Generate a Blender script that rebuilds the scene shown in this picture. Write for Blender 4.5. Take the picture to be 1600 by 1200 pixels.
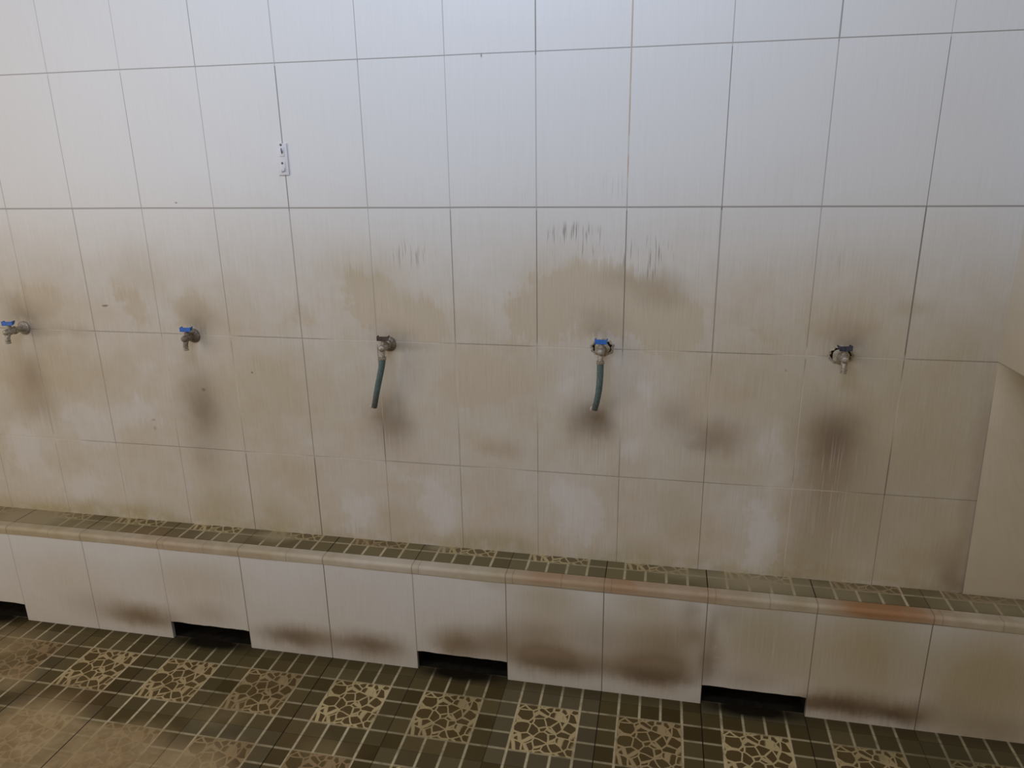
import bpy, bmesh, math, random
from mathutils import Vector, Matrix
for o in list(bpy.data.objects): bpy.data.objects.remove(o, do_unlink=True)
S = bpy.context.scene
C = S.collection
PI = math.pi

# ------------------------------------------------------------------ camera
CAM = Vector((0.3549, -2.0840, 0.1358))
YAW, PITCH, ROLL, FPX = -0.2048, -0.2987, -0.0162, 1152.5
cy, sy, cp, sp, cr, sr = math.cos(YAW), math.sin(YAW), math.cos(PITCH), math.sin(PITCH), math.cos(ROLL), math.sin(ROLL)
F = Vector((sy*cp, cy*cp, sp)); R0 = Vector((cy, -sy, 0)); U0 = R0.cross(F)
R = cr*R0 + sr*U0; U = -sr*R0 + cr*U0
cam_data = bpy.data.cameras.new('camera'); cam = bpy.data.objects.new('camera', cam_data); C.objects.link(cam)
cam_data.sensor_width = 36; cam_data.lens = FPX/1600*36; cam_data.clip_start = .02
M = Matrix(((R.x, U.x, -F.x, CAM.x), (R.y, U.y, -F.y, CAM.y), (R.z, U.z, -F.z, CAM.z), (0, 0, 0, 1)))
cam.matrix_world = M
S.camera = cam

# ------------------------------------------------------------------ world, lights, exposure
W = bpy.data.worlds.new('world'); S.world = W; W.use_nodes = True
W.node_tree.nodes['Background'].inputs[0].default_value = (1.0, 0.83, 0.63, 1)
W.node_tree.nodes['Background'].inputs[1].default_value = 0.24
S.view_settings.view_transform = 'Standard'; S.view_settings.look = 'None'
S.view_settings.gamma = 1; S.view_settings.use_curve_mapping = False
S.view_settings.exposure = 0.42

def area(name, loc, target, sx, sy_, power, col):
    l = bpy.data.lights.new(name, 'AREA'); l.shape = 'RECTANGLE'; l.size = sx; l.size_y = sy_
    l.energy = power; l.color = col
    o = bpy.data.objects.new(name, l); C.objects.link(o); o.location = loc
    o.rotation_euler = (Vector(target) - Vector(loc)).to_track_quat('-Z', 'Y').to_euler()
    return o
# daylight through a high window opening behind and above the camera
area('high_window_light', (-0.25, -1.75, 1.45), (-0.25, 0, 1.25), 1.6, 0.8, 28.5, (0.60, 0.76, 1.03))
# soft warm fill light added out of view to brighten the left side
area('left_fill_light', (-3.3, -2.5, 0.1), (-0.6, 0, -0.5), 1.9, 2.1, 25, (1.0, 0.90, 0.82))

# ------------------------------------------------------------------ measured layout (metres; wall in the plane y = 0)
TW, TH = 0.25, 0.40
ZB, ZC, ZJ, ZF = 0.0, -0.4007, -1.0925, -1.4784     # wall joints, ledge top, floor
XC = 1.228                                            # right corner
GX, GS = -0.3831, 0.3027                              # ledge / floor tile joints
YF = -0.134                                           # ledge front face
YN = -0.098                                           # where the rounded edge begins
XL, XR, ZT = -3.4, 2.6, 1.75

def ray(x, y): return F + (x-800)/FPX*R - (y-600)/FPX*U
def on_wall(x, y, Y=0.0):
    v = ray(x, y); return CAM + v*((Y-CAM.y)/v.y)
def on_floor(x, y, Z=ZF):
    v = ray(x, y); return CAM + v*((Z-CAM.z)/v.z)

# ------------------------------------------------------------------ object helpers
def tag(o, label=None, cat=None, group=None, kind=None):
    if label: o['label'] = label
    if cat: o['category'] = cat
    if group: o['group'] = group
    if kind: o['kind'] = kind
    return o
def obj(name, bm, mat, parent=None, smooth=None):
    me = bpy.data.meshes.new(name)
    bmesh.ops.recalc_face_normals(bm, faces=bm.faces)
    if smooth is not None:
        for f in bm.faces: f.smooth = True
        for e in bm.edges:
            if len(e.link_faces) == 2 and e.calc_face_angle(0) > smooth: e.smooth = False
    bm.to_mesh(me); bm.free()
    me.materials.append(mat)
    o = bpy.data.objects.new(name, me); C.objects.link(o)
    if parent: o.parent = parent
    return o
def empty(name, loc):
    o = bpy.data.objects.new(name, None); o.empty_display_size = .03; C.objects.link(o); o.location = loc
    return o
def box(bm, a, b, bevel=0, mat=None):
    r = bmesh.ops.create_cube(bm, size=1)
    vs = r['verts']
    for v in vs:
        v.co = Vector(((a[0]+b[0])/2 + v.co.x*(b[0]-a[0]), (a[1]+b[1])/2 + v.co.y*(b[1]-a[1]), (a[2]+b[2])/2 + v.co.z*(b[2]-a[2])))
    if bevel:
        es = set(e for v in vs for e in v.link_edges)
        bmesh.ops.bevel(bm, geom=list(es), offset=bevel, segments=2, affect='EDGES', profile=.6)
    return vs
def lathe(bm, prof, origin=(0, 0, 0), axis=(0, 0, 1), seg=32, flute=None):
    """prof: list of (radius, height along axis)."""
    q = Vector(axis).normalized().to_track_quat('Z', 'Y'); o = Vector(origin)
    rings = []
    for (r, h) in prof:
        ring = []
        for k in range(seg):
            a = 2*PI*k/seg; rr = r
            if flute: rr = r*(1+flute[1]*math.cos(flute[0]*a))
            ring.append(bm.verts.new(o + q @ Vector((rr*math.cos(a), rr*math.sin(a), h))))
        rings.append(ring)
    for i in range(len(rings)-1):
        for k in range(seg):
            bm.faces.new((rings[i][k], rings[i][(k+1) % seg], rings[i+1][(k+1) % seg], rings[i+1][k]))
    if prof[0][0] > 0: bm.faces.new(list(reversed(rings[0])))
    if prof[-1][0] > 0: bm.faces.new(rings[-1])
    bmesh.ops.remove_doubles(bm, verts=[v for r_ in rings for v in r_], dist=1e-6)
def sweep(bm, pts, radii, seg=20, inner=None):
    """tube along pts; with inner = inner radius ratio the tube has a hollow mouth at its end."""
    pts = [Vector(p) for p in pts]; rings = []
    n = len(pts); up = Vector((1, 0, 0))
    for i in range(n):
        t = (pts[min(i+1, n-1)] - pts[max(i-1, 0)]).normalized()
        x = (up - t*up.dot(t)).normalized(); y = t.cross(x)
        rings.append([bm.verts.new(pts[i] + radii[i]*(math.cos(2*PI*k/seg)*x + math.sin(2*PI*k/seg)*y)) for k in range(seg)])
    if inner:
        t = (pts[-1]-pts[-2]).normalized(); x = (up - t*up.dot(t)).normalized(); y = t.cross(x)
        for dp in (0, -.012):
            rings.append([bm.verts.new(pts[-1] + t*dp + inner*radii[-1]*(math.cos(2*PI*k/seg)*x + math.sin(2*PI*k/seg)*y)) for k in range(seg)])
    for i in range(len(rings)-1):
        for k in range(seg):
            bm.faces.new((rings[i][k], rings[i][(k+1) % seg], rings[i+1][(k+1) % seg], rings[i+1][k]))
    bm.faces.new(list(reversed(rings[0]))); bm.faces.new(rings[-1])
def hexprism(bm, y0, y1, r, cx=0, cz=0, seg=6):
    a = []; b = []
    for k in range(seg):
        t = 2*PI*k/seg + PI/6
        a.append(bm.verts.new((cx+r*math.cos(t), y0, cz+r*math.sin(t)))); b.append(bm.verts.new((cx+r*math.cos(t), y1, cz+r*math.sin(t))))
    fs = [bm.faces.new(a), bm.faces.new(list(reversed(b)))]
    for k in range(seg): fs.append(bm.faces.new((a[k], b[k], b[(k+1) % seg], a[(k+1) % seg])))
    es = set(e for f in fs for e in f.edges)
    bmesh.ops.bevel(bm, geom=list(es), offset=r*.07, segments=2, affect='EDGES')

# ------------------------------------------------------------------ node helpers
class N:
    """a scalar/vector/colour socket inside one material's tree, with operators"""
    def __init__(s, t, sock): s.t = t; s.s = sock
    def m(s, op, b=None, c=None, clamp=False):
        n = s.t.nodes.new('ShaderNodeMath'); n.operation = op; n.use_clamp = clamp
        for i, v in enumerate((s, b, c)):
            if v is None: continue
            if isinstance(v, N): s.t.links.new(v.s, n.inputs[i])
            else: n.inputs[i].default_value = v
        return N(s.t, n.outputs[0])
    def __add__(s, b): return s.m('ADD', b)
    def __sub__(s, b): return s.m('SUBTRACT', b)
    def __mul__(s, b): return s.m('MULTIPLY', b)
    def __truediv__(s, b): return s.m('DIVIDE', b)
    def rsub(s, a): return (s*-1.0) + a
    def ab(s): return s.m('ABSOLUTE')
    def mx(s, b): return s.m('MAXIMUM', b)
    def mn(s, b): return s.m('MINIMUM', b)
    def clamp(s): return s.m('ADD', 0.0, clamp=True)
class Mat:
    def __init__(self, name):
        self.mat = bpy.data.materials.new(name); self.mat.use_nodes = True
        self.t = self.mat.node_tree; self.b = self.t.nodes['Principled BSDF']
        self.tc = self.t.nodes.new('ShaderNodeTexCoord')
        self.v = N(self.t, self.tc.outputs['Object'])
        sx = self.t.nodes.new('ShaderNodeSeparateXYZ'); self.t.links.new(self.v.s, sx.inputs[0])
        self.x, self.y, self.z = (N(self.t, sx.outputs[i]) for i in range(3))
    def set(self, k, v):
        i = self.b.inputs[k]
        if isinstance(v, N): self.t.links.new(v.s, i)
        else: i.default_value = v
    def vec(self, x, y=0.0, z=0.0):
        n = self.t.nodes.new('ShaderNodeCombineXYZ')
        for i, v in enumerate((x, y, z)):
            if isinstance(v, N): self.t.links.new(v.s, n.inputs[i])
            else: n.inputs[i].default_value = v
        return N(self.t, n.outputs[0])
    def noise(self, vec, scale=1, detail=3, rough=.5, dist=0, col=False):
        n = self.t.nodes.new('ShaderNodeTexNoise'); self.t.links.new(vec.s, n.inputs['Vector'])
        n.inputs['Scale'].default_value = scale; n.inputs['Detail'].default_value = detail
        n.inputs['Roughness'].default_value = rough; n.inputs['Distortion'].default_value = dist
        return N(self.t, n.outputs['Color' if col else 'Fac'])
    def white(self, vec):
        n = self.t.nodes.new('ShaderNodeTexWhiteNoise'); n.noise_dimensions = '3D'
        self.t.links.new(vec.s, n.inputs['Vector']); return N(self.t, n.outputs['Value'])
    def step(self, v, a, b, lo=0.0, hi=1.0):
        n = self.t.nodes.new('ShaderNodeMapRange'); n.interpolation_type = 'SMOOTHSTEP'
        self.t.links.new(v.s, n.inputs['Value'])
        for k, q in (('From Min', a), ('From Max', b), ('To Min', lo), ('To Max', hi)):
            if isinstance(q, N): self.t.links.new(q.s, n.inputs[k])
            else: n.inputs[k].default_value = q
        return N(self.t, n.outputs[0])
    def mix(self, f, a, b):
        n = self.t.nodes.new('ShaderNodeMix'); n.data_type = 'RGBA'
        for i, v in ((0, f), (6, a), (7, b)):
            if isinstance(v, N): self.t.links.new(v.s, n.inputs[i])
            elif i == 0: n.inputs[0].default_value = v
            else: n.inputs[i].default_value = (*v, 1)
        return N(self.t, n.outputs[2])
    def blob(self, wv, cx, cy_, rx, ry, k):
        """soft elliptical patch of dirt in warped surface coordinates"""
        n = self.t.nodes.new('ShaderNodeVectorMath'); n.operation = 'MULTIPLY_ADD'
        self.t.links.new(wv.s, n.inputs[0]); n.inputs[1].default_value = (1/rx, 1/ry, 0); n.inputs[2].default_value = (-cx/rx, -cy_/ry, 0)
        l = self.t.nodes.new('ShaderNodeVectorMath'); l.operation = 'LENGTH'; self.t.links.new(n.outputs[0], l.inputs[0])
        return self.step(N(self.t, l.outputs['Value']), 1.0, 0.0, 0.0, k)
    def blobs(self, wv, lst):
        a = None
        for q in lst:
            b = self.blob(wv, *q); a = b if a is None else (a + b)
        return a.clamp()
    def bump(self, h, strength=.3, dist=.001):
        n = self.t.nodes.new('ShaderNodeBump'); n.inputs['Strength'].default_value = strength; n.inputs['Distance'].default_value = dist
        self.t.links.new(h.s, n.inputs['Height']); self.t.links.new(n.outputs[0], self.b.inputs['Normal'])
    def joint(self, c, size, offset=0.0):
        """distance to the nearest joint of a regular run, and the joint's index"""
        q = (c - offset)/size
        idx = q.m('ROUND')
        return (q - idx).ab()*size, idx

# pixel-space measurements of stains converted to places on the wall: (x, y, rx, ry, strength)
def wall_blobs(lst, Y=0.0, grow=1.0):
    out = []
    for (x, y, rx, ry, k) in lst:
        p = on_wall(x, y, Y); a = on_wall(x+rx, y, Y); b = on_wall(x, y+ry, Y)
        out.append((p.x, p.z, abs(a.x-p.x)*grow, abs(b.z-p.z)*grow, k))
    return out

# ------------------------------------------------------------------ main wall tiles
CLEAN = (0.66, 0.66, 0.655)
BEIGE = (0.52, 0.445, 0.335)
def tile_core(m, x, z, dirt, brown, dark, lime, yellow, jmask, jdark, jlight, grain_amt=.5, rusty=None):
    """glazed off-white tile with embossed vertical grain; dirt masks tint it"""
    grain = m.noise(m.vec(x*420.0, 0.0, z*9.0), 1, 2, .6)
    grain2 = m.noise(m.vec(x*75.0, 3.0, z*3.0), 1, 3, .65)
    g = m.step(grain, .35, .7)
    cloudy = m.noise(m.vec(x, 0, z), 2.3, 5, .55)
    c = m.mix((cloudy-.5).clamp()*.5, CLEAN, (0.60, 0.585, 0.56))
    c = m.mix(dirt, c, BEIGE)
    c = m.mix(yellow, c, (0.37, 0.305, 0.150))
    c = m.mix((brown*1.12).clamp(), c, (0.27, 0.20, 0.125))
    c = m.mix(dark, c, (0.10, 0.062, 0.032))
    c = m.mix(lime, c, (0.64, 0.61, 0.575))
    # dirt sits in the grain grooves
    c = m.mix(((g*grain_amt)*(dirt*.55+.20)*.26).clamp(), c, (0.20, 0.17, 0.13))
    c = m.mix(m.step(grain2, .5, .8, 0, .05), c, (0.30, 0.27, 0.22))
    c = m.mix(jmask*jdark, c, (0.13, 0.105, 0.085))
    c = m.mix(jmask*jlight, c, (0.60, 0.545, 0.455))
    if rusty: c = m.mix(rusty, c, (0.42, 0.30, 0.20))
    m.set('Base Color', c)
    m.set('Roughness', m.step(dirt, 0, 1, .34, .6))
    m.set('Specular IOR Level', .35)
    m.bump(grain*.35 - jmask*1.0, .35, .0010)

def wall_material():
    m = Mat('glazed_wall_tiles'); x, z = m.x, m.z
    big = m.noise(m.vec(x, 0, z), 3.2, 4, .55); big2 = m.noise(m.vec(x, 7.0, z), 3.2, 4, .55)
    fine = m.noise(m.vec(x, 11.0, z), 14, 4, .6)
    streak = m.noise(m.vec(x*95.0, 2.0, z*2.2), 1, 2, .55)
    streak_f = m.noise(m.vec(x*230.0, 5.0, z*5.0), 1, 2, .5)
    wx = x + (big-.5)*.10 + (fine-.5)*.035
    wz = z + (big2-.5)*.12 + (fine-.5)*.03 + (streak-.5)*.035
    wv = m.vec(wx, wz, 0)
    # overall grime rising from the taps, with a ragged dripping upper edge
    edge = wz + (streak_f-.5)*.05
    dirt = m.step(edge, .16, -.40, 0, .80)
    patch = m.blobs(wv, wall_blobs([
        (900, 440, 130, 75, .55), (1010, 470, 95, 62, .75), (1020, 450, 60, 30, .45), (1130, 500, 120, 70, .25), (560, 430, 110, 80, .38), (680, 500, 120, 60, .25),
        (330, 500, 110, 60, .35), (60, 480, 110, 90, .32), (1330, 500, 150, 70, .45), (1200, 430, 110, 60, .2),
        (1300, 430, 140, 80, .2), (200, 430, 90, 60, .22), (80, 590, 130, 70, .42), (420, 600, 170, 80, .42), (760, 590, 160, 70, .40),
        (1130, 600, 150, 80, .35), (1420, 640, 180, 160, .30), (1470, 860, 110, 90, .45), (1300, 830, 130, 120, .5),
        (770, 690, 60, 32, .45), (340, 740, 60, 60, .30), (450, 740, 60, 60, .3), (1100, 840, 90, 60, .25)]))
    mott = m.noise(m.vec(x, 21.0, z), 5.5, 5, .62); mott2 = m.noise(m.vec(x*1.0, 31.0, z*.8), 9, 4, .6)
    dirt = (dirt*(fine*.5+.72) + patch*.6).clamp()
    # ragged stains with a crisp tide edge
    mott3 = m.noise(m.vec(x, 41.0, z), 13, 5, .68)
    U = m.vec(x + (mott2-.5)*.22 + (mott3-.5)*.10, z + (mott-.5)*.20 + (mott3-.5)*.08 + (streak-.5)*.09 + (streak_f-.5)*.03, 0)
    tb = m.blobs(U, wall_blobs([(890, 470, 95, 100, .9), (960, 480, 70, 85, .9), (1015, 500, 75, 78, 1.0), (1075, 505, 60, 75, .6), (820, 500, 80, 75, .6), (575, 470, 80, 90, .6), (660, 500, 70, 80, .55), (480, 500, 70, 50, .4), (300, 490, 70, 70, .5), (210, 480, 60, 90, .5), (60, 470, 90, 60, .5), (1320, 510, 110, 60, .5), (1200, 520, 80, 40, .4)]))
    tideband = m.step(tb + (mott3-.5)*.5, .24, .46)*.30
    lb = m.blobs(U, wall_blobs([(690, 790, 60, 80, .9), (560, 800, 70, 60, .75), (640, 740, 70, 26, .5), (905, 800, 74, 76, .9), (1190, 850, 30, 110, .9), (40, 700, 70, 70, .8), (150, 670, 90, 70, .75), (220, 640, 60, 50, .6), (130, 760, 90, 50, .6), (880, 620, 46, 60, .4), (1010, 610, 60, 70, .5), (990, 690, 50, 50, .5), (1215, 700, 50, 60, .5), (735, 640, 40, 40, .35), (480, 690, 50, 40, .4), (690, 660, 50, 60, .3), (1130, 640, 40, 30, .3)]))
    limeband = m.step(lb + (mott3-.5)*.8, .24, .60)
    dirt = (dirt + tideband - limeband*.26 + ((mott-.5)*.75 + (mott3-.5)*.30)*m.step(z, .05, -.3)).clamp()
    brown = m.blobs(wv, wall_blobs([
        (50, 600, 42, 62, .45), (316, 640, 48, 82, .62), (606, 665, 55, 62, .55), (925, 665, 62, 50, .55), (1300, 690, 85, 95, .72),
        (1118, 688, 72, 40, .66), (1060, 645, 48, 40, .40), (1490, 890, 48, 70, .55), (1540, 680, 26, 110, .34), (1512, 800, 18, 90, .3), (1030, 450, 60, 36, .35), (970, 430, 50, 26, .25),
        (1270, 800, 60, 150, .38), (1340, 790, 80, 120, .30), (940, 510, 60, 34, .32), (1320, 525, 62, 34, .42), (310, 500, 46, 28, .40),
        (606, 515, 50, 28, .30), (40, 490, 56, 34, .42), (640, 535, 60, 10, .25), (100, 520, 70, 12, .25),
        (60, 650, 60, 34, .22), (330, 720, 40, 40, .25), (780, 700, 42, 18, .20), (1440, 770, 90, 110, .10)], grow=1.18))
    dark = m.blobs(wv, wall_blobs([
        (318, 630, 26, 52, .26), (52, 588, 22, 36, .18), (615, 655, 30, 44, .38), (925, 662, 40, 30, .50), (932, 640, 26, 24, .2), (1302, 675, 46, 50, .45),
        (1495, 905, 26, 36, .30), (1322, 533, 30, 14, .28), (936, 524, 28, 12, .2), (40, 496, 26, 14, .25), (308, 510, 22, 14, .25), (604, 522, 22, 10, .25), (1094, 700, 26, 12, .15)], grow=1.2))
    yel = m.blobs(wv, wall_blobs([
        (80, 790, 150, 26, .45), (230, 800, 70, 30, .45), (340, 790, 60, 50, .42), (430, 805, 50, 44, .48), (620, 810, 60, 40, .30), (760, 845, 120, 26, .5),
        (1000, 860, 70, 34, .42), (1450, 700, 330, 330, .38), (1230, 600, 200, 160, .22), (60, 620, 260, 170, .16), (450, 620, 260, 130, .16), (1060, 800, 60, 90, .25), (1250, 880, 110, 60, .40), (1420, 880, 90, 50, .35), (1120, 740, 90, 40, .25), (1430, 480, 50, 24, .30), (560, 430, 80, 40, .16)]))
    base_line = m.step(wz, -1.03, -1.085, 0, .42)
    yel = (yel + base_line*m.step(fine, .3, .6)).clamp()
    lime = m.blobs(wv, wall_blobs([
        (690, 750, 60, 110, .42), (560, 770, 70, 46, .28), (730, 800, 60, 70, .26), (895, 780, 72, 90, .55), (1190, 840, 22, 110, .62), (1150, 800, 46, 90, .22), (60, 680, 90, 40, .42), (170, 640, 70, 60, .30),
        (60, 740, 70, 60, .35), (170, 750, 80, 60, .26), (870, 600, 40, 60, .2), (1010, 600, 70, 60, .22), (990, 680, 50, 60, .24), (1190, 690, 50, 60, .25), (1130, 390, 90, 60, .2), (640, 620, 60, 120, .12), (480, 690, 60, 50, .18), (1205, 750, 34, 30, .3)]))
    # limescale runs: thin pale and dark drips under the taps
    drip_zone = m.blobs(m.vec(x, z, 0), wall_blobs([(925, 715, 60, 62, .9), (1300, 740, 80, 95, .8), (60, 660, 70, 50, .7), (1290, 840, 90, 120, .5), (905, 800, 70, 90, .4), (610, 690, 40, 34, .4)]))
    pale_drip = m.step(streak_f, .56, .68)*drip_zone
    dark_drip = m.step(streak_f, .46, .36)*drip_zone
    lime = (lime*.8 + pale_drip*.42 + limeband*.16).clamp()
    # black drip lines along the upper tide mark
    tide = m.blobs(m.vec(x, z, 0), wall_blobs([(900, 375, 80, 42, .9), (1010, 405, 70, 50, 1.0), (1090, 375, 46, 40, .16), (640, 395, 70, 44, .45), (560, 420, 60, 40, .2), (960, 290, 60, 46, .25), (810, 310, 70, 40, .2), (1300, 400, 120, 60, .22)]))
    thin = m.noise(m.vec(x*210.0 + (fine-.5)*1.8, 9.0, z*10.0), 1, 1, .4)
    tide_l = m.step(thin, .56, .66)*m.step(tide, .05, .6)
    chips = m.blobs(m.vec(x, z + ((x*55.0).m('SINE'))*.002, 0), wall_blobs([(164, 477, 7, 2.2, 2.0), (752, 88, 2.0, 5, 1.2), (275, 316, 3, 2.2, 1.2), (394, 583, 2.6, 2.2, 1.4), (318, 608, 5, 4, .8), (240, 655, 5, 3, .6), (242, 668, 4, 5, .5), (1596, 394, 4, 14, 1.6), (1228, 578, 3, 3, .6)]))
    dark = (dark + dark_drip*.10 + tide_l*.50 + chips*.7).clamp()
    # joints
    jz, iz = m.joint(z + (m.noise(m.vec(x*2.0, 1.0, 0), 1, 1)-.5)*.004, TH, 0.0)
    jx, ix = m.joint(x, TW, 0.0)
    vary = m.white(m.vec(ix, 0, (z/TH).m('FLOOR')))
    vary2 = m.noise(m.vec(x*1.5, z*1.5, 4.0), 1.6, 3)
    low = m.step(z, -.34, -.48)
    # width of a joint differs from line to line
    wxj = m.step(vary, 0, 1, .0009, .0019)
    wzj = (iz.ab().m('LESS_THAN', .5))*.0008 + .0014
    mvx = m.step(jx - wxj, .0007, -.0004); mvz = m.step(jz - wzj, .0007, -.0004)
    jm = mvx.mx(mvz)
    strength_v = m.step(m.white(m.vec(ix, 3.0, (z/TH + .02).m('FLOOR'))), 0.0, 1.0, .42, 1.0)*m.step(x, -1.9, -.7, .55, 1.0)
    strength = (mvz*(low*-.12+.62)).mx(mvx*strength_v*.85)
    fz = m.blobs(m.vec(x, z, 0), wall_blobs([(560, 532, 70, 12, 2), (650, 536, 70, 10, 1.6), (880, 542, 60, 10, 2), (1030, 546, 70, 10, 1.0), (1250, 552, 60, 12, 1.6), (1370, 558, 60, 12, 2), (330, 525, 60, 10, 1.6), (90, 514, 50, 10, 1.0),
        (974, 620, 16, 90, 2), (840, 610, 14, 80, 1.1), (1104, 620, 16, 60, 1.4), (1255, 660, 18, 130, 2), (1230, 830, 20, 90, 2), (600, 620, 16, 60, 2), (713, 600, 14, 90, 1.0), (262, 600, 16, 90, 1.2), (372, 610, 14, 70, 1.2), (150, 600, 16, 110, 1.5), (1400, 640, 14, 90, 1.0),
        (60, 683, 90, 10, 2), (440, 708, 70, 10, 1.4), (550, 716, 70, 10, 1.3), (780, 731, 60, 10, .8), (1260, 765, 100, 14, 1.6), (130, 740, 18, 80, 1.2), (40, 620, 20, 90, 1.2)]))
    faded = (fz + m.step(vary2, .55, .7)*low*.3).clamp()
    jd = (strength*(faded*-.92+1.0)).clamp()
    rusty = (ix - 1.0).ab().m('LESS_THAN', .5)*m.step(z, .02, .12)*m.step(m.noise(m.vec(0, 0, z), 9, 2), .3, .5)*mvx*.8
    jd = (jd - rusty).clamp()
    jl = faded*.5
    tile_core(m, x, z, dirt, brown, dark, lime, yel, jm, jd, jl, .8, rusty)
    return m.mat

def ledge_front_material():
    m = Mat('ledge_front_tiles'); x, z = m.x, m.z
    big = m.noise(m.vec(x, 0, z), 4, 4, .55); fine = m.noise(m.vec(x, 11.0, z), 16, 4, .6)
    streak = m.noise(m.vec(x*95.0, 2.0, z*2.5), 1, 2, .55)
    wx = x + (big-.5)*.07 + (fine-.5)*.03; wz = z + (fine-.5)*.03 + (streak-.5)*.018
    wv = m.vec(wx, wz, 0)
    B = lambda l: m.blobs(wv, wall_blobs(l, YF))
    dirt = (m.step(z + (big-.5)*.3, -1.05, -1.5, .15, .6) + B([(300, 920, 120, 70, .25), (850, 970, 120, 100, .4), (1040, 1000, 110, 110, .55), (1330, 1030, 160, 140, .8), (1550, 1080, 170, 160, .9), (1190, 1000, 120, 100, .5), (100, 900, 130, 60, .2), (720, 1000, 80, 50, .2)])).clamp()
    brown = B([(230, 964, 90, 30, .75), (170, 950, 110, 36, .3), (330, 960, 60, 28, .3), (470, 996, 90, 32, .85), (580, 1008, 100, 34, .8), (735, 1005, 75, 46, .65), (700, 1015, 40, 26, .3), (780, 1000, 40, 50, .35),
               (870, 1034, 120, 36, .9), (1020, 1050, 120, 40, .95), (1110, 1030, 30, 50, .45), (1090, 990, 40, 30, .35), (1075, 955, 26, 30, .35), (1330, 1100, 120, 32, .95), (1420, 1116, 70, 34, .8), (1270, 1098, 60, 18, .5), (1480, 1120, 90, 50, .3), (1160, 1060, 80, 24, .3), (830, 1005, 90, 60, .5), (960, 1010, 220, 60, .42), (1050, 1010, 90, 70, .4), (1130, 960, 40, 30, .25), (700, 1000, 60, 30, .3), (1560, 1140, 90, 40, .45)])
    dark = B([(225, 966, 70, 18, .28), (450, 994, 75, 18, .42), (575, 1008, 75, 18, .38), (740, 1014, 50, 24, .25), (880, 1040, 100, 20, .48), (1020, 1056, 100, 22, .60), (1320, 1104, 105, 20, .72), (1400, 1118, 60, 20, .6), (1106, 1040, 16, 40, .3), (1112, 985, 12, 40, .25)])
    lime = m.step(streak, .54, .72)*B([(560, 920, 120, 60, .5), (330, 900, 110, 90, .35), (440, 920, 90, 70, .4), (700, 950, 60, 60, .3), (1190, 1000, 60, 70, .5), (1060, 960, 50, 60, .3), (1100, 960, 20, 50, .4)])
    lime = (lime + B([(560, 940, 140, 60, .22), (700, 930, 60, 40, .22), (1085, 1080, 40, 14, .3)])).clamp()
    yel = B([(300, 900, 140, 40, .20), (850, 930, 90, 40, .35), (1000, 940, 70, 30, .30), (770, 910, 40, 20, .3), (1380, 1010, 150, 120, .6), (1540, 1060, 150, 120, .65), (1190, 990, 140, 100, .55), (1000, 1000, 120, 90, .3), (900, 960, 120, 60, .2)])
    jx, ix = m.joint(x, GS, GX)
    st = m.step(m.white(m.vec(ix, 8.0, 0)), 0, 1, .55, 1.0)*m.step(x, -1.6, -.5, .55, 1.0)
    jm = m.step(jx - .0012, .0008, -.0004)
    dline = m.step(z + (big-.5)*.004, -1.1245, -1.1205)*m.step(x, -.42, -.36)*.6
    # thin dark line along the top of the front, just under the rounded edge
    tile_core(m, x, z, dirt, brown, (dark + dline).clamp(), lime, yel, jm, st, 0.0, .8)
    return m.mat

def side_material():
    m = Mat('side_wall_tiles'); y, z, x = m.y, m.z, m.x
    fine = m.noise(m.vec(x, y, z), 9, 4, .6)
    dirt = m.step(z + (fine-.5)*.2, .1, -.40, .1, .95)
    yel = m.step(fine, .40, .7, .16, .30)
    brown = m.step(z + (fine-.5)*.1, -.9, -1.10, 0, .14)
    jz, iz = m.joint(z, TH, 0.0)
    jm = m.step(jz - .0012, .0008, -.0004)*m.step(z, -.5, -.42)
    zero = fine*0.0
    tile_core(m, y, z, dirt, brown, zero, zero, yel, jm, .55, 0.0, .35)
    return m.mat

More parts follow.
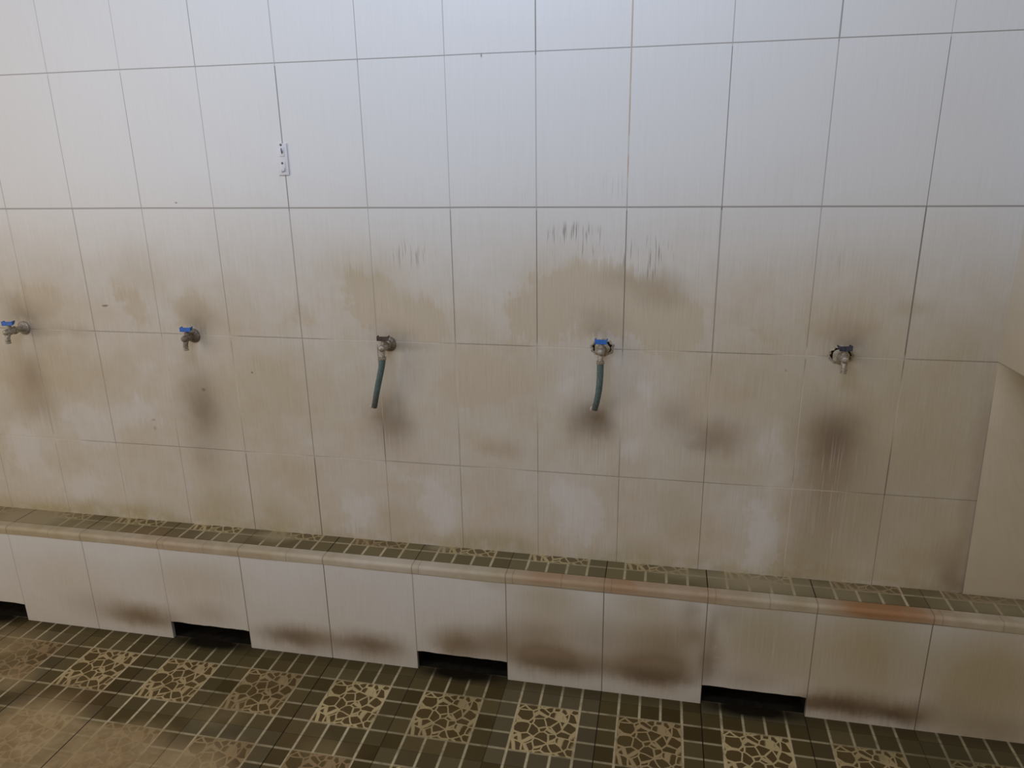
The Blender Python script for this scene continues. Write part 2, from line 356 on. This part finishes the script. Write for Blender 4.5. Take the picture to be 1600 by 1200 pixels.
# ------------------------------------------------------------------ patterned floor tile (strips, bars and a pebble mosaic centre)
def pattern_material(name, yo, flip, film=None, dark_joint=1.0, tint=(1, 1, 1), nosing=False):
    """GS-sized tiles; joints across start at y = yo"""
    m = Mat(name); x, y = m.x, m.y
    fine = m.noise(m.v, 22, 4, .6); big = m.noise(m.v, 3.1, 4, .55)
    u_ = (x - GX)/GS; v_ = (y - yo)/GS
    iu = u_.m('FLOOR'); iv = v_.m('FLOOR')
    fu = u_ - iu; fv = v_ - iv
    lw = .013
    def line(c, at): return m.step((c - at).ab(), lw*1.35, lw*.5)
    L1, L2, L3, L4 = .19, .397, .603, .81
    inm = (m.step((fu-.5).ab(), .312, .306))*(m.step((fv-.5).ab(), .312, .306))
    lines_v = line(fu, L1).mx(line(fu, L4)).mx(line(fu, L2)*(inm*-1.0+1.0)).mx(line(fu, L3)*(inm*-1.0+1.0))
    lines_h = line(fv, L1).mx(line(fv, L4)).mx(line(fv, L2)*(inm*-1.0+1.0)).mx(line(fv, L3)*(inm*-1.0+1.0))
    # middle strips carry lines one way only
    out_side = m.step((fu-.5).ab(), .300, .306)
    lines_h2 = lines_h*((m.step((fv-.5).ab(), .33, .325)))
    lines_v2 = lines_v*(m.step((fu-.5).ab(), .33, .325))
    vor = m.t.nodes.new('ShaderNodeTexVoronoi'); vor.feature = 'DISTANCE_TO_EDGE'
    vv = m.vec(fu*9.3 + (m.noise(m.vec(fu*7.0, fv*7.0, 0), 1, 1)-.5)*.3, fv*9.3 + (m.noise(m.vec(fu*7.0, fv*7.0, 5.0), 1, 1)-.5)*.3, 0)
    m.t.links.new(vv.s, vor.inputs['Vector']); vor.inputs['Scale'].default_value = 1; vor.inputs['Randomness'].default_value = .82
    vd = N(m.t, vor.outputs['Distance'])
    web = m.step(vd, .085, .045)*inm
    vary = m.white(m.vec(iu, iv, 1.0)); vary2 = m.white(m.vec(iu, iv, 9.0))
    cell = m.white(m.vec((fu*5.0).m('FLOOR'), (fv*5.0).m('FLOOR'), iu + iv*7.0))
    base = m.mix(cell, (0.058*tint[0], 0.039*tint[1], 0.012*tint[2]), (0.118*tint[0], 0.090*tint[1], 0.038*tint[2]))
    base = m.mix(m.step(vary, .5, 1, 0, .30), base, (0.15, 0.135, 0.095))
    base = m.mix(inm*.7, base, (0.105, 0.070, 0.026))
    linec = m.mix(inm, (0.54, 0.465, 0.30), m.mix(m.step(vary2, .3, 1), (0.54, 0.43, 0.23), (0.31, 0.21, 0.11)))
    lm = (lines_v2*1.0).mx(lines_h2*.62)*m.step(fine, .28, .52, .45, 1.0)
    lm = lm.mx(web*.95)
    # general grime over everything
    lm = lm*m.step(big, .3, .62, .55, 1.0)
    c = m.mix(lm, base, linec)
    c = m.mix(m.step(fine, .5, .8, 0, .3), c, (0.10, 0.078, 0.042))
    if film: c = film(m, c, fine, big, fu, fv, iu, iv)
    ju, ku = m.joint(x, GS, GX); jv, kv = m.joint(y, GS, yo)
    jm = m.step(ju, .0022, .0012)*m.step(m.white(m.vec(ku, 2.0, 0)), .0, .8, .45, 1.0)
    jm = jm.mx(m.step(jv, .0018, .0008)*.35)
    c = m.mix(jm*dark_joint, c, (0.018, 0.014, 0.009))
    m.set('Base Color', c)
    m.set('Roughness', m.step(fine, .3, .7, .5, .75)); m.set('Specular IOR Level', .10)
    m.bump(lm*.5 - jm, .4, .0012)
    return m.mat

def floor_blobs(lst, Z=ZF):
    out = []
    for (x, y, rx, ry, k) in lst:
        p = on_floor(x, y, Z); a = on_floor(x+rx, y, Z); b = on_floor(x, y+ry, Z)
        out.append((p.x, p.y, (a-p).length, (b-p).length, k))
    return out
def floor_film(m, c, fine, big, fu, fv, iu, iv):
    wv = m.vec(m.x + (big-.5)*.16 + (fine-.5)*.05, m.y + (big-.5)*.12 + (fine-.5)*.05, 0)
    silt = m.blobs(wv, floor_blobs([(40, 1170, 210, 90, 1.6), (190, 1185, 200, 65, 1.3), (330, 1180, 80, 40, .5), (0, 1010, 90, 40, .7), (20, 1060, 60, 30, .7), (300, 1200, 130, 35, .6), (60, 1120, 90, 50, 1.0), (340, 1120, 60, 30, .35), (520, 1170, 70, 30, .3), (140, 1150, 110, 30, .6), (210, 1140, 90, 26, .55)]))
    brown = m.blobs(wv, floor_blobs([(130, 1090, 110, 34, .55), (110, 1010, 60, 30, .3), (390, 1170, 60, 34, .45), (50, 1075, 60, 22, .3), (470, 1140, 90, 40, .25)]))
    grn = m.blobs(wv, floor_blobs([(1500, 1190, 200, 60, .75), (330, 1010, 200, 30, .5), (900, 1080, 300, 18, .4), (1250, 1130, 200, 24, .45), (560, 1050, 150, 20, .3), (1000, 1190, 200, 60, .15)]))
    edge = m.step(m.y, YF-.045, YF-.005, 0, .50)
    c = m.mix(brown, c, (0.125, 0.075, 0.030))
    c = m.mix(grn*.7, c, (0.060, 0.055, 0.024))
    c = m.mix((silt*.78).clamp(), c, m.mix(m.step(fine, .3, .7), (0.29, 0.205, 0.10), (0.40, 0.30, 0.165)))
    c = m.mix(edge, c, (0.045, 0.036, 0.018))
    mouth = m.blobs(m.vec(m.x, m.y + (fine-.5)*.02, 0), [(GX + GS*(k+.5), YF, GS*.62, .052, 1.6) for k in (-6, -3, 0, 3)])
    c = m.mix(mouth, c, (0.012, 0.009, 0.005))  # shadow and wet before the openings, painted into the floor colour
    return c
def top_film(m, c, fine, big, fu, fv, iu, iv):
    wv = m.vec(m.x + (fine-.5)*.05, m.y + (fine-.5)*.03, 0)
    B = lambda l: m.blobs(wv, floor_blobs(l, ZJ))
    silt = B([(40, 810, 130, 40, .9), (150, 825, 60, 14, .45), (430, 838, 50, 12, .8), (350, 838, 70, 14, .25), (690, 855, 30, 9, .6), (1180, 910, 150, 30, .75), (1330, 930, 90, 26, .4), (1560, 950, 150, 26, .5), (1060, 895, 60, 14, .4)])
    rust = B([(130, 830, 70, 12, .6), (230, 832, 90, 12, .5)])
    c = m.mix(rust, c, (0.22, 0.125, 0.055))
    c = m.mix((silt + .24).clamp(), c, (0.31, 0.255, 0.155))
    return c
def nosing_material():
    m = Mat('rounded_ledge_edge'); x = m.x
    fine = m.noise(m.v, 18, 4, .6); big = m.noise(m.vec(x, 0, 0), 3.3, 3)
    wv = m.vec(x + (fine-.5)*.05, m.z + (fine-.5)*.02, 0)
    B = lambda l: m.blobs(wv, wall_blobs(l, YF))
    c = m.mix(m.step(fine, .3, .7), (0.40, 0.335, 0.235), (0.47, 0.41, 0.31))
    rust = B([(1400, 958, 130, 34, .95), (1340, 950, 90, 26, .5), (1000, 920, 130, 30, .50), (860, 905, 110, 22, .62), (1110, 932, 80, 24, .42), (960, 915, 70, 20, .3), (250, 852, 110, 16, .35)])
    c = m.mix(rust, c, (0.33, 0.175, 0.080))
    pale = B([(590, 880, 90, 20, .5), (470, 872, 60, 16, .35), (680, 892, 70, 16, .4)])
    c = m.mix(pale, c, (0.55, 0.50, 0.43))
    yel = B([(60, 835, 160, 22, .5), (400, 868, 130, 20, .3), (780, 900, 40, 20, .3), (1250, 945, 40, 20, .3)])
    c = m.mix(yel, c, (0.34, 0.265, 0.13))
    ju, ku = m.joint(x, GS, GX); jh, kh = m.joint(x, GS/2, GX+.022)
    jm = m.step(ju, .0022, .001)*.75
    jm = jm.mx(m.step(jh, .0018, .0008)*m.step(m.white(m.vec(kh, 4.0, 0)), .35, .6)*.5)
    c = m.mix(jm*.75, c, (0.15, 0.105, 0.07))
    m.set('Base Color', c); m.set('Roughness', .6); m.set('Specular IOR Level', .18); m.bump(fine*.4 - jm, .3, .001)
    return m.mat
def simple(name, col, rough=.5, metal=0.0, var=None, scale=60, spec=.5):
    m = Mat(name)
    if var:
        f = m.noise(m.v, scale, 4, .6); m.set('Base Color', m.mix(m.step(f, .35, .65), col, var)); m.bump(f, .25, .0006)
    else: m.set('Base Color', (*col, 1))
    m.set('Roughness', rough); m.set('Metallic', metal); m.set('Specular IOR Level', spec)
    return m.mat

MW = wall_material(); MFR = ledge_front_material(); MS = side_material()
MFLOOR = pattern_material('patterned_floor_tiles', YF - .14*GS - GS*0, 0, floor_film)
MTOP = pattern_material('patterned_ledge_tiles', YN, 0, top_film, tint=(1.15, 1.2, 1.2))
MNOSE = nosing_material()
MCAV = simple('shaded_dirty_lining', (0.010, 0.008, 0.006), .9, var=(0.018, 0.014, 0.009), scale=30, spec=.1)  # dirty channel lining; near-black colour paints in the shade of the openings

# ------------------------------------------------------------------ setting
bm = bmesh.new(); box(bm, (XL, 0, ZF-.1), (XR, .12, ZT))
tag(obj('wall_back', bm, MW), kind='structure')
bm = bmesh.new(); box(bm, (XL, -3.2, ZF-.1), (XR, 0, ZF))
tag(obj('floor', bm, MFLOOR), kind='structure')

# right return wall: square to the main wall down to the tap joint, below it the tiles splay outwards to the ledge
bm = bmesh.new()
ny, nz = 24, 24
yt = -.145
def side_pt(a, b):      # a along the wall (0 corner .. 1 outer end), b from the tap joint down to the ledge
    top = Vector((XC + .008*a, yt*a, ZC))
    bot = Vector((XC + .016 + .75*a, -.006 - .012*a, ZJ + .0005))
    e = b*b*(3-2*b)
    return top.lerp(bot, b)
g = [[bm.verts.new(side_pt(i/ny, j/nz)) for i in range(ny+1)] for j in range(nz+1)]
for j in range(nz):
    for i in range(ny): bm.faces.new((g[j][i], g[j][i+1], g[j+1][i+1], g[j+1][i]))
up = [bm.verts.new(Vector((v.co.x, v.co.y, ZT))) for v in g[0]]
for i in range(ny): bm.faces.new((up[i], up[i+1], g[0][i+1], g[0][i]))
# closed behind
bt = bm.verts.new((XR, yt, ZT)); bb = bm.verts.new((XR, -.018, ZJ+.0005)); ct = bm.verts.new((XR, -.0, ZT)); cb = bm.verts.new((XR, -.0, ZJ+.0005)); mid = bm.verts.new((XR, yt, ZC))
bm.faces.new((up[-1], bt, mid, g[0][-1]))
bm.faces.new([g[j][-1] for j in range(nz+1)] + [bb, mid])
bm.faces.new(up + [bt, ct])
bm.faces.new((bt, mid, bb, cb, ct))
tag(obj('wall_right', bm, MS), kind='structure')

# ------------------------------------------------------------------ the tiled ledge with its drain openings
ledge = empty('tiled_ledge', (0, 0, ZF))
tag(ledge, 'long low tiled ledge with square drain openings running along the foot of the wall', 'ledge')
def child(o): o.location = (0, 0, -ZF); return o     # keep world-aligned object coordinates
# front: one tiled panel, with an opening under every third tile
OP_H = .068
bm = bmesh.new()
x = XL
k0 = math.ceil((XL-GX)/GS)
cols = [XL] + [GX + GS*k for k in range(k0, 11) if GX+GS*k < XR] + [XR]
th = .012
rnd = random.Random(4)
for a, b in zip(cols[:-1], cols[1:]):
    kk = round((a-GX)/GS)
    zb = ZF + .002
    op = (kk % 3 == 0) and a > XL and kk < 5
    if op:
        # ragged lower rim of the cut tile
        n = 14; pts = [(a, ZF+OP_H)] + [(a + (b-a)*i/n, ZF + OP_H + rnd.uniform(-.0009, .0009) + (.0015 if i < 3 else 0)) for i in range(1, n)] + [(b, ZF+OP_H-.002)]
        f1 = [bm.verts.new((p, YF, q)) for p, q in pts]; f2 = [bm.verts.new((p, YF+th, q)) for p, q in pts]
        ta = bm.verts.new((a, YF, ZJ-.016)); tb = bm.verts.new((b, YF, ZJ-.016)); tc = bm.verts.new((a, YF+th, ZJ-.016)); td = bm.verts.new((b, YF+th, ZJ-.016))
        bm.faces.new([ta] + f1 + [tb]); bm.faces.new([tc] + f2 + [td])
        for i in range(n): bm.faces.new((f1[i], f2[i], f2[i+1], f1[i+1]))
        bm.faces.new((ta, tb, td, tc))
    else:
        box(bm, (a, YF, zb-.002), (b, YF+th, ZJ-.016))
bmesh.ops.remove_doubles(bm, verts=bm.verts, dist=1e-5)
o = child(obj('ledge_front', bm, MFR, ledge))
# rounded edge
bm = bmesh.new()
prof = []
zt = ZJ; zb = -1.1215; yo = YF - .004
prof.append((YN, zt-.001)); 
rr = .011
for k in range(9):
    a = PI/2*k/8
    prof.append((yo + rr - rr*math.sin(a), zt - rr + rr*math.cos(a)))
prof += [(yo+.001, zb+.002), (yo+.003, zb), (YF+.004, zb), (YF+.004, zt-.020), (YN, zt-.020)]
nx = 120
rows = []
for i in range(nx+1):
    xx = XL + (XR-XL)*i/nx
    w = .0012*math.sin(xx*7.3)+.0008*math.sin(xx*17.1+1)
    rows.append([bm.verts.new((xx, yy, zz + (w if zz < zt-.02 else 0))) for yy, zz in prof])
for i in range(nx):
    for k in range(len(prof)): 
        k2 = (k+1) % len(prof)
        bm.faces.new((rows[i][k], rows[i][k2], rows[i+1][k2], rows[i+1][k]))
bm.faces.new(rows[0]); bm.faces.new(list(reversed(rows[-1])))
o = child(obj('rounded_edge', bm, MNOSE, ledge, smooth=.6))
# top
bm = bmesh.new(); box(bm, (XL, YN, ZJ-.02), (XR, 0, ZJ))
child(obj('ledge_top', bm, MTOP, ledge))
# inside of the channel
bm = bmesh.new()
box(bm, (XL, -.012, ZF+.0005), (XR, -.001, ZJ-.021))
box(bm, (XL, YF+th+.001, ZF+.0005), (XR, -.012, ZF+.002))
for a, b in zip(cols[:-1], cols[1:]):
    kk = round((a-GX)/GS)
    if kk % 3 == 0 and kk < 5 and a > XL:
        for xx in (a-.012, b):
            box(bm, (xx, YF+th, ZF+.001), (xx+.012, -.013, ZJ-.022))
child(obj('drain_channel', bm, MCAV, ledge))

# ------------------------------------------------------------------ taps
CHROME = simple('limescaled_chrome', (0.24, 0.205, 0.16), .52, .5, var=(0.44, 0.39, 0.31), scale=200)
RUSTY = simple('corroded_brass', (0.13, 0.095, 0.065), .6, .45, var=(0.26, 0.215, 0.16), scale=140)
BLUE = simple('blue_enamel_handle', (0.020, 0.105, 0.42), .4, var=(0.03, 0.14, 0.46), scale=90)
NAVY = simple('worn_navy_handle', (0.018, 0.022, 0.045), .5, var=(0.05, 0.055, 0.075), scale=90)
MAROON = simple('worn_maroon_handle', (0.035, 0.018, 0.016), .5, var=(0.085, 0.055, 0.050), scale=90)
HOLE = simple('dark_wall_hole', (0.012, 0.008, 0.006), .9, spec=.1)
PLASTER = simple('crusted_grout', (0.25, 0.205, 0.145), .9, var=(0.42, 0.365, 0.28), scale=150, spec=.1)

def make_tap(loc, label, handle_mat, body_mat, reach, turn=0.0, ring='flange', flange_mat=None, tilt=0.0, group='wall taps above the ledge'):
    """bibcock on the wall: flange, body with hexagon and spout, butterfly handle with screw. reach = spout distance from wall"""
    t = empty('water_tap', loc); tag(t, label, 'tap', group)
    bm = bmesh.new()
    if ring == 'flange':
        lathe(bm, [(0, -.001), (.0225, -.001), (.0235, .002), (.0225, .005), (.018, .008), (.0145, .0095), (.0125, .014), (0, .014)], (0, 0, 0), (0, -1, 0), 40)
        obj('flange', bm, flange_mat or body_mat, t, .7)
    else:
        # broken hole around the pipe, packed with crusted grout
        rnd = random.Random(int(loc[0]*1000)); n = 36
        rad = [(.0265 + rnd.uniform(-.0028, .0028)) for _ in range(n)]
        def ringv(f, y): return [bm.verts.new((f*rad[k]*1.12*math.cos(2*PI*k/n), y, f*rad[k]*.84*math.sin(2*PI*k/n) + .001)) for k in range(n)]
        rs = [ringv(1.14, -.0002), ringv(1.10, -.0022), ringv(1.0, -.003), ringv(.93, -.0016), ringv(.90, -.0004)]
        for i in range(4):
            for k in range(n): bm.faces.new((rs[i][k], rs[i][(k+1) % n], rs[i+1][(k+1) % n], rs[i+1][k]))
        obj('grout_collar', bm, PLASTER, t, 1.0)
        bm = bmesh.new()
        vs = [bm.verts.new((.91*rad[k]*1.12*math.cos(2*PI*k/n), -.0006, .91*rad[k]*.84*math.sin(2*PI*k/n) + .001)) for k in range(n)]
        cv = bm.verts.new((0, -.0008, 0))
        for k in range(n): bm.faces.new((cv, vs[(k+1) % n], vs[k]))
        obj('wall_hole', bm, HOLE, t)
        bm = bmesh.new()
        # lump of mortar that fills the lower half of the hole
        lathe(bm, [(0, -.001), (.022, -.001), (.0225, .002), (.019, .006), (.0125, .009), (0, .0095)], (0, 0, -.0035), (0, -1, 0), 28, (5, .05))
        obj('mortar_fill', bm, flange_mat or PLASTER, t, .9)
    # body
    bm = bmesh.new()
    lathe(bm, [(0, 0), (.0098, 0), (.0098, .010), (.0115, .011), (.0115, .014), (.0098, .015), (.0098, reach-.030), (.0112, reach-.028), (.0116, reach-.018), (.0116, reach-.006), (.0100, reach+.003), (.0085, reach+.010), (.0045, reach+.013), (0, reach+.0135)], (0, 0, 0), (0, -1, 0), 28)
    hexprism(bm, -(reach-.036), -(reach-.026), .0142)
    # down spout
    p = [Vector((0, -(reach-.004), -.004)), Vector((0, -(reach+.001), -.013)), Vector((0, -(reach+.003), -.021)), Vector((0, -(reach+.0035), -.027))]
    sweep(bm, p, [.0088, .0080, .0074, .0074], 22)
    obj('body', bm, body_mat, t, .6)
    bm = bmesh.new()
    lathe(bm, [(.0085, 0), (.0085, .003), (.0072, .004), (.0072, .007), (.0082, .008), (.0082, .0115), (.0062, .012), (.0058, .006), (0, .006)], (0, -(reach+.0035), -.026), (0, 0, -1), 24)
    obj('spout_nozzle', bm, CHROME, t, .6)
    # stem
    bm = bmesh.new()
    lathe(bm, [(0, 0), (.0082, 0), (.0082, .006), (.0060, .007), (.0060, .0135), (0, .0135)], (0, -(reach-.012), .010), (0, 0, 1), 20)
    obj('stem', bm, body_mat, t, .6)
    # butterfly handle: folded plate with two upright wings
    bm = bmesh.new()
    hw, hh, th_ = .0185, .0125, .0022
    ys = reach-.012
    def plate(prof):
        n = len(prof)
        a = [bm.verts.new((px, -.0085, pz)) for px, pz in prof]; b = [bm.verts.new((px, .0085, pz)) for px, pz in prof]
        bm.faces.new(a); bm.faces.new(list(reversed(b)))
        for k in range(n): bm.faces.new((a[k], b[k], b[(k+1) % n], a[(k+1) % n]))
    outer = [(-hw, hh), (-hw+.003, hh+.0008), (-.0125, .004), (-.0085, .0008), (.0085, .0008), (.0125, .004), (hw-.003, hh+.0008), (hw, hh)]
    inner = [(hw-.0005, hh-.0025), (.0135, .0008), (.0095, -.0018), (-.0095, -.0018), (-.0135, .0008), (-hw+.0005, hh-.0025)]
    plate(outer+inner)
    # front lip that gives the handle its solid front face
    vs = box(bm, (-hw+.001, -.0098, -.001), (hw-.001, -.0068, hh), 0)
    bmesh.ops.bevel(bm, geom=[e for e in bm.edges], offset=.0006, segments=1, affect='EDGES')
    h = obj('handle', bm, handle_mat, t, .5)
    h.location = (0, -ys, .0225); h.rotation_euler = (tilt, 0, turn)
    bm = bmesh.new()
    lathe(bm, [(0, 0), (.0042, 0), (.0042, .0022), (.0030, .0034), (0, .0036)], (0, 0, .001), (0, 0, 1), 16)
    s = obj('screw', bm, CHROME, h, .5)
    return t
taps = [
    ((38, 512), 'leftmost tap, blue butterfly handle and long dull chrome body, no hose, by the left edge', BLUE, CHROME, .070, .25, 'flange', CHROME),
    ((303, 524), 'second tap from the left, small blue handle on a dark corroded body, no hose', BLUE, RUSTY, .046, .15, 'flange', RUSTY),
    ((608, 537), 'middle tap with a dark maroon handle above a drooping green hose', MAROON, CHROME, .058, .1, 'flange', RUSTY),
    ((941, 543), 'tap with a bright blue handle set in crusted grout, feeding the straight green hose', BLUE, CHROME, .052, -.05, 'hole', None),
    ((1314, 555), 'rightmost tap, worn navy handle in a broken hole in the tiles, no hose', NAVY, CHROME, .045, .2, 'hole', None)]
tap_obs = []
for (px_, lab, hm, bmat, reach, turn, ring, fm) in taps:
    p = on_wall(*px_)
    grp = 'wall taps above the ledge'
    tap_obs.append((make_tap((p.x, 0, p.z), lab, hm, bmat, reach, turn, ring, fm), reach))

# hoses
def hose_mat():
    m = Mat('grimy_green_hose'); f = m.noise(m.v, 130, 4, .6); z = m.z
    c = m.mix(m.step(f, .3, .7), (0.060, 0.105, 0.098), (0.105, 0.150, 0.135))
    c = m.mix(m.step(z + (f-.5)*.03, -.09, -.16, 0, .75), c, (0.06, 0.052, 0.038))
    c = m.mix(m.step(f, .66, .72, 0, .7), c, (0.38, 0.36, 0.28))
    m.set('Base Color', c); m.set('Roughness', .55); m.bump(f, .2, .0006); return m.mat
HOSE = hose_mat()
TIP = simple('pale_cut_hose_tip', (0.42, 0.36, 0.28), .7, var=(0.50, 0.45, 0.36), scale=150)
def make_hose(tap, reach, end_px, bow, label, speckle=0):
    """hose pushed over the spout nozzle, hanging down to the pixel end_px in the plane just off the wall"""
    q = tap.location
    s = Vector((q.x, q.y-(reach+.0035), q.z-.030))
    root = empty('garden_hose', s); tag(root, label, 'hose', 'short green hoses on the taps')
    ye = -(reach-.012)
    e = on_wall(*end_px, ye) - s
    pts = []; n = 18
    for i in range(n+1):
        t = i/n
        b = e*t + Vector((bow*math.sin(PI*min(1, t*1.0))*1.0, -.004*math.sin(PI*t), 0))
        # leaves the spout vertically
        b.x = b.x*(t**.35 if t > 0 else 0)
        pts.append(b)
    rad = [.0100 if i < 1 else .0098 - .0012*(i/n) for i in range(n+1)]
    bm = bmesh.new(); sweep(bm, pts, rad, 24, inner=.72)
    obj('hose_tube', bm, HOSE, root, .8)
    bm = bmesh.new(); lathe(bm, [(.0089, 0), (.0112, .0005), (.0112, .007), (.0106, .0085), (.0089, .009)], (0, 0, .004), (0, 0, -1), 24)
    obj('hose_clamp', bm, CHROME, root, .7)
    # ragged pale flap at the cut end
    bm = bmesh.new(); a = pts[-1]; 
    sweep(bm, [a + Vector((-.0075, -.002, .010)), a + Vector((-.0095, -.003, .003)), a + Vector((-.0110, -.003, -.003))], [.0030, .0036, .0018], 10)
    obj('hose_flap', bm, TIP, root, .9)
    return root
make_hose(tap_obs[2][0], tap_obs[2][1], (585, 636), -.004, 'short green hose bending left below the maroon-handled tap')
make_hose(tap_obs[3][0], tap_obs[3][1], (929, 640), .005, 'short green speckled hose hanging straight below the bright blue tap')

# ------------------------------------------------------------------ adhesive hook plate high on the wall
pc = on_wall(442.5, 249)
WHITE = simple('white_plastic', (0.62, 0.61, 0.63), .4)
GREYM = simple('grey_metal', (0.16, 0.15, 0.16), .4, .6)
plate = empty('hook_plate', (pc.x, 0, pc.z)); tag(plate, 'small white rectangular plate with two old fixing marks, stuck on the upper wall tiles', 'wall plate')
bm = bmesh.new(); box(bm, (-.0165, -.0045, -.0445), (.0165, -.0004, .0445), .0012)
for s_ in (-1, 1):
    box(bm, (-.0075, -.0062, -.034 if s_ < 0 else .008), (.0075, -.0040, -.008 if s_ < 0 else .034), .0008)
obj('backplate', bm, WHITE, plate, .6)
for zz in (.0405, -.0105):
    bm = bmesh.new(); lathe(bm, [(0, 0), (.0032, 0), (.0032, .0016), (.0020, .0028), (0, .003)], (-.001, -.0044 if zz > .03 else -.0060, zz), (0, -1, 0), 16)
    obj('screw', bm, GREYM, plate, .5)
bm = bmesh.new(); sweep(bm, [(0, -.006, .031), (.001, -.0085, .026), (.0025, -.0085, .021), (.001, -.0065, .016)], [.0014, .0019, .0022, .0012], 10)
obj('hook', bm, GREYM, plate, .8)
bm = bmesh.new(); sweep(bm, [(.004, -.0058, -.022), (.0055, -.0072, -.027), (.0035, -.0072, -.033), (-.0035, -.0072, -.036), (-.0045, -.0060, -.030)], [.0007, .0009, .0010, .0010, .0007], 8)
obj('hook', bm, simple('pale_grey_metal', (0.42, 0.41, 0.43), .4, .4), plate, .8)
